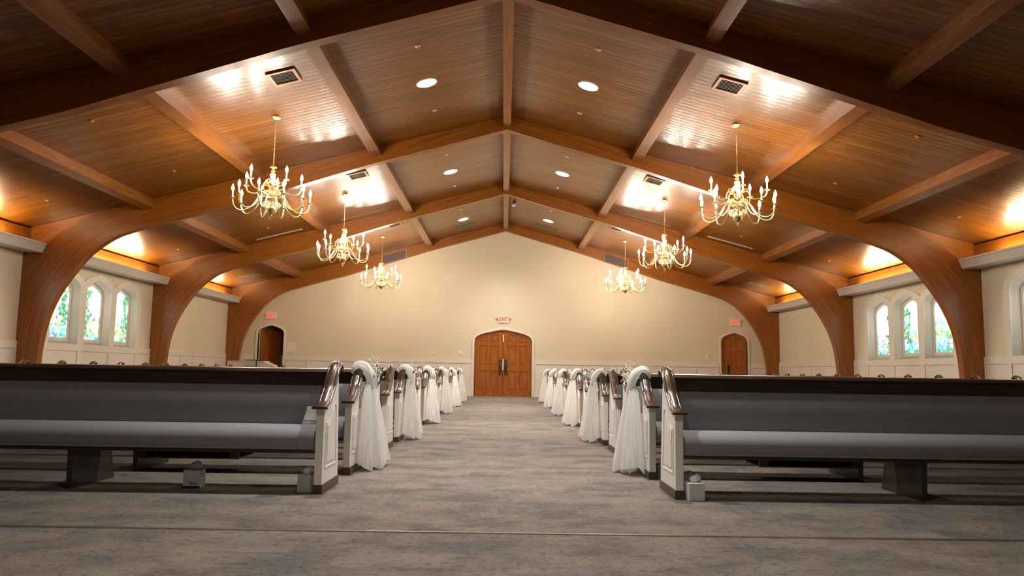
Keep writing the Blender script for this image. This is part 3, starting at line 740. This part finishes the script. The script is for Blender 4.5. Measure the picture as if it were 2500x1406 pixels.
# ------------------------------------------------------------------ chandeliers
def make_chandelier():
    """origin at the canopy; body hangs to -1.68"""
    root = empty('brass_chandelier', (0, 0, 0), 'x', 'chandelier', 'brass chandeliers hanging in two rows')
    dz = -.79            # finial top
    mb = MB(); mb.lathe([(.0, .02), (.075, .018), (.078, .0), (.05, -.02), (.02, -.035), (.012, -.05), (0, -.052)], n=18); mb.build('canopy', 'brass', root, smooth=True)
    mb = MB(); z = -.05; k = 0
    while z > dz+.03:     # chain links
        pts = []
        for j in range(9):
            a = 2*PI*j/8; u, v = .008*math.cos(a), .019*math.sin(a)
            pts.append((u if k % 2 else 0, 0 if k % 2 else u, z-.016+v))
        mb.tube(pts, .0024, 4, cap=False); z -= .030; k += 1
    mb.build('chain', 'brass', root)
    B = dz
    prof = [(0, .02), (.012, .015), (.014, 0), (.03, -.01), (.055, -.03), (.058, -.042), (.03, -.055), (.015, -.068), (.03, -.085), (.034, -.10), (.02, -.118), (.03, -.135), (.047, -.15), (.046, -.18), (.034, -.22), (.02, -.25),
            (.034, -.265), (.036, -.28), (.018, -.30), (.018, -.34), (.045, -.36), (.06, -.385), (.05, -.41), (.022, -.43), (.02, -.47), (.05, -.50), (.085, -.53), (.09, -.56), (.06, -.59), (.03, -.61), (.028, -.64),
            (.05, -.655), (.078, -.69), (.085, -.73), (.072, -.775), (.04, -.81), (.016, -.825), (.02, -.84), (.008, -.855), (.0, -.858)]
    mb = MB(); mb.lathe([(r_, B+z) for r_, z in prof], n=20); mb.build('body', 'brass', root, smooth=True, ang=50)
    mb = MB(); mb.tube([(.020*math.cos(2*PI*j/12), 0, B-.875+.020*math.sin(2*PI*j/12)) for j in range(13)], .004, 5, cap=False); mb.build('pull_ring', 'brass', root, smooth=True)
    def arm_mesh(R, z0, z1, dip, scr):
        mb = MB(); P = [(.03, z0)]
        P += bez((.05, z0), (.16, z0+.085), (.20, z0+.02), (R*.42, z0-.08), 7)
        P += bez((R*.42, z0-.08), (R*.60, z1-dip-.02), (R*.98, z1-dip*1.25), (R, z1), 10)[1:]
        mb.tube([(x, 0, z) for x, z in P], [.011]*len(P), 6)
        # C-scroll riding on the arm
        sp = []
        for j in range(15):
            a = -PI*.6+j*PI*2.2/14; rr = .045*scr*(1-.045*j); sp.append((.125+rr*math.cos(a), 0, z0+.075*scr+rr*math.sin(a)))
        mb.tube(sp, .0065, 5)
        mb.lathe([(0, -.012), (.012, -.01), (.016, 0), (.040, .006), (.046, .014), (.036, .012), (.016, .012), (.016, .03), (.013, .034), (0, .034)], (R, 0, z1), 12)
        return mb
    for n_, z_, rr_, sc_ in ((10, B-.48, .085, 1.0), (10, B-.66, .10, .85), (5, B-.27, .06, .8)):
        mb = MB()
        for k in range(n_):
            a = 2*PI*(k+.5)/n_; ca, sa = math.cos(a), math.sin(a); pts = []
            for j in range(18):
                t = j/17; th2 = -PI*.5+t*PI*2.6; r2 = .050*sc_*(1-.6*t)
                q = rr_+r2*math.cos(th2); pts.append((q*ca, q*sa, z_+r2*1.25*math.sin(th2)))
            mb.tube(pts, [.006-.002*j/17 for j in range(18)], 5)
        tag(mb.build('scrollwork', 'brass', root, smooth=True), kind='stuff')
    proto = {}
    def place(R, z0, z1, dip, n, ph, scr, key):
        for k in range(n):
            a = ph+2*PI*k/n
            if key not in proto:
                am = arm_mesh(R, z0, z1, dip, scr).build('arm', 'brass', root, smooth=True, ang=50)
                mb = MB(); mb.lathe([(.0125, .03), (.0125, .125), (.010, .128), (.006, .128)], (R, 0, z1), 8); cn = mb.build('candle', 'candle', am, smooth=True)
                mb = MB(); mb.lathe([(.008, .126), (.019, .143), (.0245, .165), (.019, .192), (.008, .220), (.001, .238)], (R, 0, z1), 7); bl = mb.build('bulb', 'bulb', am, smooth=True)
                proto[key] = am
            else: am = copy_tree(proto[key], root)
            am.rotation_euler = (0, 0, a)
    place(.60, B-.55, B-.60, .20, 10, .18, 1.0, 'low')
    place(.46, B-.36, B-.335, .12, 5, .35, .8, 'up')
    return root
CH = [(-3.79, 12.10, .10, 'left'), (3.77, 12.05, .47, 'right'), (-3.79, 17.58, .9, 'left'), (3.76, 17.61, .3, 'right'), (-3.80, 23.2, .62, 'left'), (3.74, 23.33, .2, 'right')]
proto = make_chandelier()
for k, (x, y, rz, side) in enumerate(CH):
    o = proto if k == 0 else copy_tree(proto)
    o.location = (x, y, roofz(x)-.022); o.rotation_euler = (0, 0, rz)
    o['label'] = 'brass candle chandelier %s' % (['largest and nearest, hanging at the left', 'largest and nearest, hanging at the right', 'middle of the left row', 'middle of the right row', 'smallest and farthest at the left, in front of the gable wall', 'smallest and farthest at the right, in front of the gable wall'][k])

# ------------------------------------------------------------------ pews
ORD = ['first', 'second', 'third', 'fourth', 'fifth', 'sixth', 'seventh', 'eighth', 'ninth', 'tenth', 'eleventh', 'twelfth', 'thirteenth', 'fourteenth', 'fifteenth', 'sixteenth', 'last']
PANEL = [(0, .0), (0, .588), (.05, .594), (.11, .614), (.187, .672), (.25, .718), (.31, .788), (.36, .842), (.41, .882), (.455, .60), (.49, .30), (.526, .0)]
CAPP = catmull([(-.034, .590), (.0, .592), (.05, .597), (.11, .617), (.187, .675), (.25, .722), (.31, .792), (.362, .848), (.41, .884), (.45, .898), (.478, .893), (.492, .876), (.484, .862)], 3)
CAPS = [(-.043, -.002), (-.047, .002), (-.048, .008), (-.045, .014), (-.039, .017), (-.034, .016), (-.031, .019), (-.029, .026), (-.024, .031), (-.014, .034), (0, .035), (.014, .034), (.024, .031), (.029, .026), (.031, .019), (.034, .016), (.039, .017), (.045, .014), (.048, .008), (.047, .002), (.043, -.002)]
def end_panel(root, s, x):
    """x = centre of the panel thickness"""
    hw = .0285
    e = plate('end_panel', [(y, z) for y, z in PANEL if z > -1 and not (z == 0)] and [(0, .06)]+PANEL[1:-1]+[(.518, .06)], [], 'pewwhite', 'S', x-hw, 2*hw, root, bev=.003)
    inner = [(.06, .165), (.435, .165), (.395, .46), (.37, .615), (.32, .625), (.25, .58), (.20, .52), (.12, .495), (.06, .49)]
    cx, cz = .23, .38
    for q in (-1, 1):
        fx = x+q*hw
        big = inner; mid = [(cx+(a-cx)*.90, cz+(b_-cz)*.93) for a, b_ in inner]; sm = [(cx+(a-cx)*.72, cz+(b_-cz)*.83) for a, b_ in inner]
        plate('raised_moulding', big, [mid], 'pewwhite', 'S', fx-(.006 if q < 0 else 0), .006, e, bev=.002)
        plate('raised_field', sm, [], 'pewwhite', 'S', fx-(.007 if q < 0 else 0), .007, e, bev=.0034)
    mb = MB()
    for a, b_, z0, z1 in ((.0, .0, 0, .052), (-.004, -.004, .052, .062)):
        mb.box(x-hw-.006-a, x+hw+.006+a, -.006-b_, .524+b_, z0, z1, axis=1)
    mb.build('plinth', 'plinth', e)
    rg = []
    for i, (y, z) in enumerate(CAPP):
        hf = min(1, .42+i*.06)
        a, b_ = CAPP[max(i-1, 0)], CAPP[min(i+1, len(CAPP)-1)]
        t = Vector((b_[0]-a[0], b_[1]-a[1])).normalized(); n = Vector((-t.y, t.x))
        f = 1.0
        rg.append([(x+u*f, y+n.x*h*hf, z+n.y*h*hf) for u, h in CAPS])
    mb = MB(); mb.rings(rg)
    nose = [(-.052, .002), (-.055, .006), (-.055, .016), (-.052, .020), (.052, .020), (.055, .016), (.055, .006), (.052, .002)]
    mb.rings([[(x+u*f, y, .587+h) for u, h in nose] for y, f in ((-.040, .93), (-.036, 1), (.0, 1), (.03, .88), (.05, .80))])
    mb.build('cap', 'cap', e, smooth=True, ang=45)
    return e
def sweep(root, name, sec, x0, x1, s, mat, rnd_=0, smooth=True):
    xs = [x0, x1] if not rnd_ else [x0, x0+rnd_*.25, x0+rnd_, (x0+x1)/2, x1-rnd_, x1-rnd_*.25, x1]
    cy_, cz_ = sum(p[0] for p in sec)/len(sec), min(p[1] for p in sec)
    fs = [1, 1] if not rnd_ else [.90, .96, 1, 1, 1, .96, .90]
    mb = MB(); mb.rings([[(s*x, cy_+(p[0]-cy_)*f, cz_+(p[1]-cz_)*f) for p in sec] for x, f in zip(xs, fs)])
    return mb.build(name, mat, root, smooth=smooth, ang=50)
def make_pew(s, ln, shelf=False):
    root = empty('church_pew', (0, 0, 0), 'x', 'pew', 'x')
    end_panel(root, s, s*.0285); end_panel(root, s, s*(ln-.0285))
    a, b_ = .057, ln-.057
    seat = catmull([(.40, .302), (.06, .300), (.030, .312), (.022, .350), (.030, .395), (.060, .430), (.12, .452), (.22, .462), (.32, .458), (.41, .440), (.41, .302)], 3)[:-1]
    sweep(root, 'seat_cushion', seat, a+.012, b_-.012, s, 'fabric', .06)
    for x in (a+.001, b_-.013): mb = MB(); mb.box(min(s*x, s*(x+.012)), max(s*x, s*(x+.012)), .022, .40, .295, .43); mb.build('seat_end', 'fabric', root)
    back = catmull([(.385, .40), (.352, .41), (.338, .44), (.338, .50), (.345, .58), (.362, .66), (.386, .718), (.404, .744), (.432, .746), (.425, .60), (.41, .45)], 3)[:-1]
    sweep(root, 'back_cushion', back, a+.004, b_-.004, s, 'fabric')
    sweep(root, 'seat_board', [(.04, .275), (.04, .2985), (.44, .2985), (.44, .275)], a, b_, s, 'rail', smooth=False)
    sweep(root, 'back_board', [(.434, .30), (.446, .853), (.462, .853), (.452, .30)], a, b_, s, 'rail', smooth=False)
    r_ = sweep(root, 'top_rail', [(.402, .747), (.412, .838), (.400, .840), (.394, .846), (.398, .854), (.410, .860), (.425, .870), (.46, .875), (.49, .870), (.496, .858), (.490, .846), (.470, .840), (.466, .747)], a, b_, s, 'rail')
    for x in ((1.80, 4.24) if ln > 5.5 else (1.6, 3.4)):
        mb = MB(); mb.rings([[(s*(x+q), y, z) for y, z in ((.075, 0), (.665, 0), (.58, .274), (.06, .274))] for q in (-.02, .02)]); mb.build('support_leg', 'rail', root)
    if shelf:
        X_ = lambda p, q, *rest: mb.box(min(s*p, s*q), max(s*p, s*q), *rest)
        mb = MB(); X_(.93, 1.775, .03, .40, .112, .124); X_(.93, 1.775, .03, .40, .186, .196); X_(.93, 1.775, .39, .40, .124, .186)
        for x in (.93, 1.70): X_(x, x+.075, .03, .05, .124, .186)
        for x in (.96, 1.74): X_(x, x+.015, .15, .35, .196, .2745)
        mb.build('storage_shelf', 'rail', root)
    return root
def pewlabel(s, k):
    side = 'left' if s < 0 else 'right'
    if k == 0: return 'frontmost grey church pew of the %s block, whole seat in view' % side
    w_ = {1: 'tulle-wrapped end', 16: 'shorter, by the end wall'}.get(k, 'tulle on its aisle end' if k % 3 == 1 else 'bare aisle end')
    return 'church pew, %s row of the %s block, %s' % (ORD[k], side, w_)
for s in (-1, 1):
    full = None
    for k in range(17):
        if k == 0: o = full = make_pew(s, 6.08)
        elif k == 1: o = make_pew(s, 6.08, True)
        elif k == 16: o = make_pew(s, 4.95)
        else: o = copy_tree(full)
        o.location = (s*AIS, PY0+PS*k, 0)
        o['label'] = pewlabel(s, k); o['group'] = 'pews of the %s block' % ('left' if s < 0 else 'right')

# ------------------------------------------------------------------ tulle on every third pew
def make_tulle(s, seed, full):
    """origin: floor at the pew's aisle face front corner; +x*(-s) is the aisle"""
    R_ = random.Random(seed)
    root = empty('tulle_bow', (0, 0, 0), 'x', 'tulle drape', 'white tulle drapes on the aisle pew ends')
    d = -s
    # wrap: a puffy band over the cap and down the aisle face
    path = catmull([(-d*.064, .36, .83), (-d*.054, .37, .875), (-d*.022, .380, .905), (d*.022, .385, .897), (d*.064, .395, .85), (d*.088, .405, .785), (d*.092, .41, .70)], 4)
    mb = MB(); n = 20; rg = []; wob = [R_.uniform(-1, 1) for _ in range(20)]
    for i, p in enumerate(path):
        t = i/(len(path)-1); a = path[max(i-1, 0)]; c = path[min(i+1, len(path)-1)]
        tv = (Vector(c)-Vector(a)).normalized(); sv = Vector((0, 1, 0)); nv = tv.cross(sv).normalized()
        wd = .060+.028*math.sin(t*PI)+.014*t; th_ = .014+.010*math.sin(t*PI)+.020*t
        rg.append([Vector(p)+sv*(wd*math.cos(2*PI*j/n)*(1+.10*wob[j]))+nv*(th_*math.sin(2*PI*j/n)*(1+.55*wob[-j])+.006*math.sin(j*2.1+i*.35)) for j in range(n)])
    mb.rings(rg, uvs=lambda i, j: (j/20, i/24)); mb.build('gathered_wrap', 'tullewrap', root, smooth=True, ang=80)
    # skirt: two pleated layers falling to the floor
    for layer in range(2+(1 if full else 0)):
        mb = MB(); na, nz_ = 46, 16; rg = []
        ph = R_.uniform(0, 6); lean = R_.uniform(-.05, .08); sp = (1.0, .72, .5)[layer]
        fr = [R_.uniform(.7, 1.3) for _ in range(12)]
        for i in range(nz_+1):
            t = i/nz_; z = .755-(.755-.012)*t
            cyy = .41+.10*t+lean*t; ry = (.082+.29*t**.75)*sp; rx = (.066+.11*t**.8)*sp
            row = []
            for j in range(na+1):
                u = j/na; a = -PI*.56+u*PI*1.12
                pl = sum(math.sin(a*(7+5*q)+ph*(q+1))*f for q, f in enumerate((.5, .33, .2)))
                k = 1+(.08+.11*t)*pl*fr[(j//4) % 12]
                zz = z-(.03*math.sin(a*3+ph)*t+ .02*pl*t)
                row.append((d*(.052+.0*t+rx*math.cos(a)*k), cyy+ry*math.sin(a)*(1+.05*pl), max(.006+.004*layer, zz+(.10*abs(u-.5)*t if layer else .03*t))))
            rg.append(row)
        mb.rings(rg, close=False, cap=False, uvs=lambda i, j: (j/46, i/16))
        mb.build('tulle_skirt', 'tulle', root, smooth=True, ang=180, flip_ok=False)
    # flowers, leaves, a few stems
    mb = MB(); cen = Vector((d*.10, .50, .86))
    for k in range(130 if full else 40):
        v = Vector((R_.gauss(0, .034), R_.gauss(0, .052), R_.gauss(-.005, .036))); p = cen+v
        r_ = R_.uniform(.0035, .0075)*(1 if full else 1.6)
        mb.lathe([(0, -r_), (r_*.9, -r_*.4), (r_, .2*r_), (0, r_)], p, 6)
    tag(mb.build('white_flowers', 'petal', root), kind='stuff')
    mb = MB()
    for k in range(7):
        a = R_.uniform(0, 2*PI); ln = R_.uniform(.05, .09); p = cen+Vector((d*R_.uniform(-.03, .04), R_.uniform(-.16, .06), R_.uniform(-.15, 0)))
        dr = Vector((d*R_.uniform(-.2, .5), math.cos(a), math.sin(a)-.5)).normalized(); sd = dr.cross(Vector((d, .2, .1))).normalized()
        for q in range(2):
            mb.rings([[p+dr*ln*t+sd*(w_*ln*g_) for g_ in (-1, -.4, .4, 1)] for t, w_ in ((0, .03), (.25, .22), (.55, .28), (.85, .15), (1, .02))], close=False, cap=False); break
    mb.build('leaves', 'leaf', root, smooth=True, flip_ok=False)
    if full:
        mb = MB(); up_ = cen+Vector((0, 0, .02))
        for k in range(6):
            pts = [up_]; dr = Vector((R_.uniform(-.3, .3)-d*.4, R_.uniform(-.4, .1), 1)).normalized()
            for q in range(5): dr = (dr+Vector((R_.uniform(-.35, .35), R_.uniform(-.35, .35), 0))).normalized(); pts.append(pts[-1]+dr*.022)
            mb.tube(pts, .0018, 4)
            mb.lathe([(0, -.006), (.006, 0), (0, .006)], pts[-1], 6); mb.lathe([(0, -.005), (.005, 0), (0, .005)], pts[3], 6)
        mb.build('flower_sprig', 'petal', root)
        mb = MB()
        for k in range(2):
            y = .24+k*.03
            mb.tube([(d*.03, y, .76), (d*.012, y+.02, .64), (d*.010, y+.03, .53), (d*.014, y+.05, .535), (d*.016, y+.04, .64), (d*.05, y+.05, .75)], .0014, 4)
        mb.build('ribbon_loops', 'stem', root)
    return root
TN = {1: 'nearest one on the %s side of the aisle', 4: 'second from the front on the %s side of the aisle', 7: 'third from the front on the %s side of the aisle', 10: 'fourth from the front on the %s side of the aisle', 13: 'fifth from the front on the %s side of the aisle', 16: 'last one on the %s, beside the double doors'}
for s in (-1, 1):
    for q, k in enumerate((1, 4, 7, 10, 13, 16)):
        o = make_tulle(s, 11*k+s, k < 5); o.location = (s*AIS, PY0+PS*k, 0)
        o['label'] = 'white tulle pew drape, '+TN[k] % ('left' if s < 0 else 'right')

# ------------------------------------------------------------------ small things
def tissue_box(x, y, z, w_, d_, h, rz, label, mat, printed=False):
    e = empty('tissue_box', (x, y, z), label, 'tissue box', rz=rz)
    mb = MB(); mb.box(-w_/2, w_/2, -d_/2, d_/2, 0, h)
    o = mb.build('carton', mat, e); md = o.modifiers.new('b', 'BEVEL'); md.width = .003; md.segments = 2
    R_ = random.Random(int(x*100)); mb = MB(); n = 12; rg = []
    for i, (r_, zz) in enumerate(((.022, 0), (.035, .012), (.040, .028), (.026, .042), (.007, .056))):
        rg.append([(r_*math.cos(2*PI*j/n)*(1+.35*R_.uniform(-1, 1))+.012*i*.4, .5*r_*math.sin(2*PI*j/n)*(1+.35*R_.uniform(-1, 1)), h+zz+.008*R_.uniform(-1, 1)*(i > 0)) for j in range(n)])
    mb.rings(rg); mb.build('tissue', 'paper', e, smooth=True, ang=60)
    if printed:
        mb = MB(); mb.box(-w_/2+.001, w_/2-.001, -d_/2-.0012, -d_/2+.001, .001, .018); mb.build('printed_band', 'navy', e)
        text_mesh('printed_word', 'Nice', .030, 'navy', Matrix.Translation((.012, -d_/2-.001, .036)) @ Matrix.Rotation(PI/2, 4, 'X'), e, .0004)
tissue_box(-2.222, 5.665, 0, .122, .115, .130, .05, 'printed tissue box with navy band on the carpet under the front left pew', 'tissue', True)
tissue_box(-1.375, 5.57, 0, .115, .115, .118, 0, 'grey-blue tissue box on the floor behind the front left pew end post', 'tissue')
tissue_box(1.372, 5.43, 0, .115, .115, .122, .10, 'pale tissue box on the floor beside the front right pew end post', 'tissue2')
tissue_box(1.372, 6.49, 0, .115, .115, .118, 0, 'blue tissue box beside the second right pew, seen between the end posts', 'tissueblue')
# crumpled film bag behind the right tissue box
e = empty('plastic_bag', (1.38, 5.62, 0), 'crumpled clear plastic bag behind the pale tissue box at the front right pew', 'bag')
mb = MB(); R_ = random.Random(3); n = 16; rg = []
for r_, z in ((.045, .001), (.06, .04), (.058, .09), (.05, .13), (.035, .16), (.012, .175)):
    rg.append([(r_*math.cos(2*PI*j/n)*(1+.2*R_.uniform(-1, 1)), r_*math.sin(2*PI*j/n)*(1+.2*R_.uniform(-1, 1)), z+.006*R_.uniform(0, 1)) for j in range(n)])
mb.rings(rg); mb.build('bag_film', 'film', e, smooth=True, ang=30)
# programme leaning on the front left pew
e = empty('paper_booklet', (-1.415, PY0+.30, .452), 'white paper booklet on the aisle end of the front left pew seat', 'booklet')
mb = MB(); mb.rings([[(dx+.18*z, y, z) for dx in (-.055, -.03, 0, .03, .055)] for y, z in ((-.05, .0), (-.03, .03), (-.008, .075), (.006, .115), (.012, .135), (.022, .137))], close=False, cap=False)
o = mb.build('page', 'paper', e, smooth=True, ang=60, flip_ok=False); md = o.modifiers.new('s', 'SOLIDIFY'); md.thickness = .004
mb = MB(); mb.box(-.045, .055, -.030, -.026, .040, .042); mb.build('page_fold', 'vent', e)

# desk, music stand and dark stands at the rear left, a stand at the rear right
e = empty('reception_desk', (-7.75, 23.3, 0), 'white desk with a sloping right end in front of the open left door', 'desk')
mb = MB(); mb.rings([[(x, y, z) for x, z in ((-.66, 0), (-.66, 1.03), (.45, 1.03), (.73, .915), (.73, 0))] for y in (0, .5)]); mb.build('desk_body', 'white', e)
mb = MB(); mb.box(-.68, .46, -.02, .52, 1.03, 1.048); mb.build('desk_top', 'white', e)
e = empty('music_stand', (-7.22, 22.9, 0), 'black music stand in front of the white desk at the rear left', 'music stand')
mb = MB(); mb.box(-.50, .02, -.02, .14, 1.062, 1.085); mb.build('stand_desk', 'black', e)
mb = MB(); mb.tube([(-.2, .05, .02), (-.2, .05, 1.062)], .017, 8); mb.build('stand_pole', 'black', e)
mb = MB()
for k in range(3): a = k*2*PI/3+.3; mb.tube([(-.2, .05, .12), (-.2+.22*math.cos(a), .05+.22*math.sin(a), .012)], .010, 6)
mb.build('stand_feet', 'black', e)
for x, h, lab in ((-6.80, 1.24, 'slim black floor stand right of the white desk at the rear left'), (7.50, 1.20, 'slim black floor stand in front of the closed single door at the right')):
    e = empty('floor_stand', (x, 23.3 if x < 0 else 25.3, 0), lab, 'stand')
    mb = MB(); mb.lathe([(.0, 0), (.15, 0), (.15, .015), (.03, .03), (0, .03)], n=20); mb.build('stand_base', 'black', e)
    mb = MB(); mb.tube([(0, 0, .03), (0, 0, h-.28)], .02, 8); mb.build('stand_pole', 'black', e)
    mb = MB(); mb.box(-.045, .045, -.04, .04, h-.30, h); o = mb.build('stand_head', 'black', e); md = o.modifiers.new('b', 'BEVEL'); md.width = .01; md.segments = 2
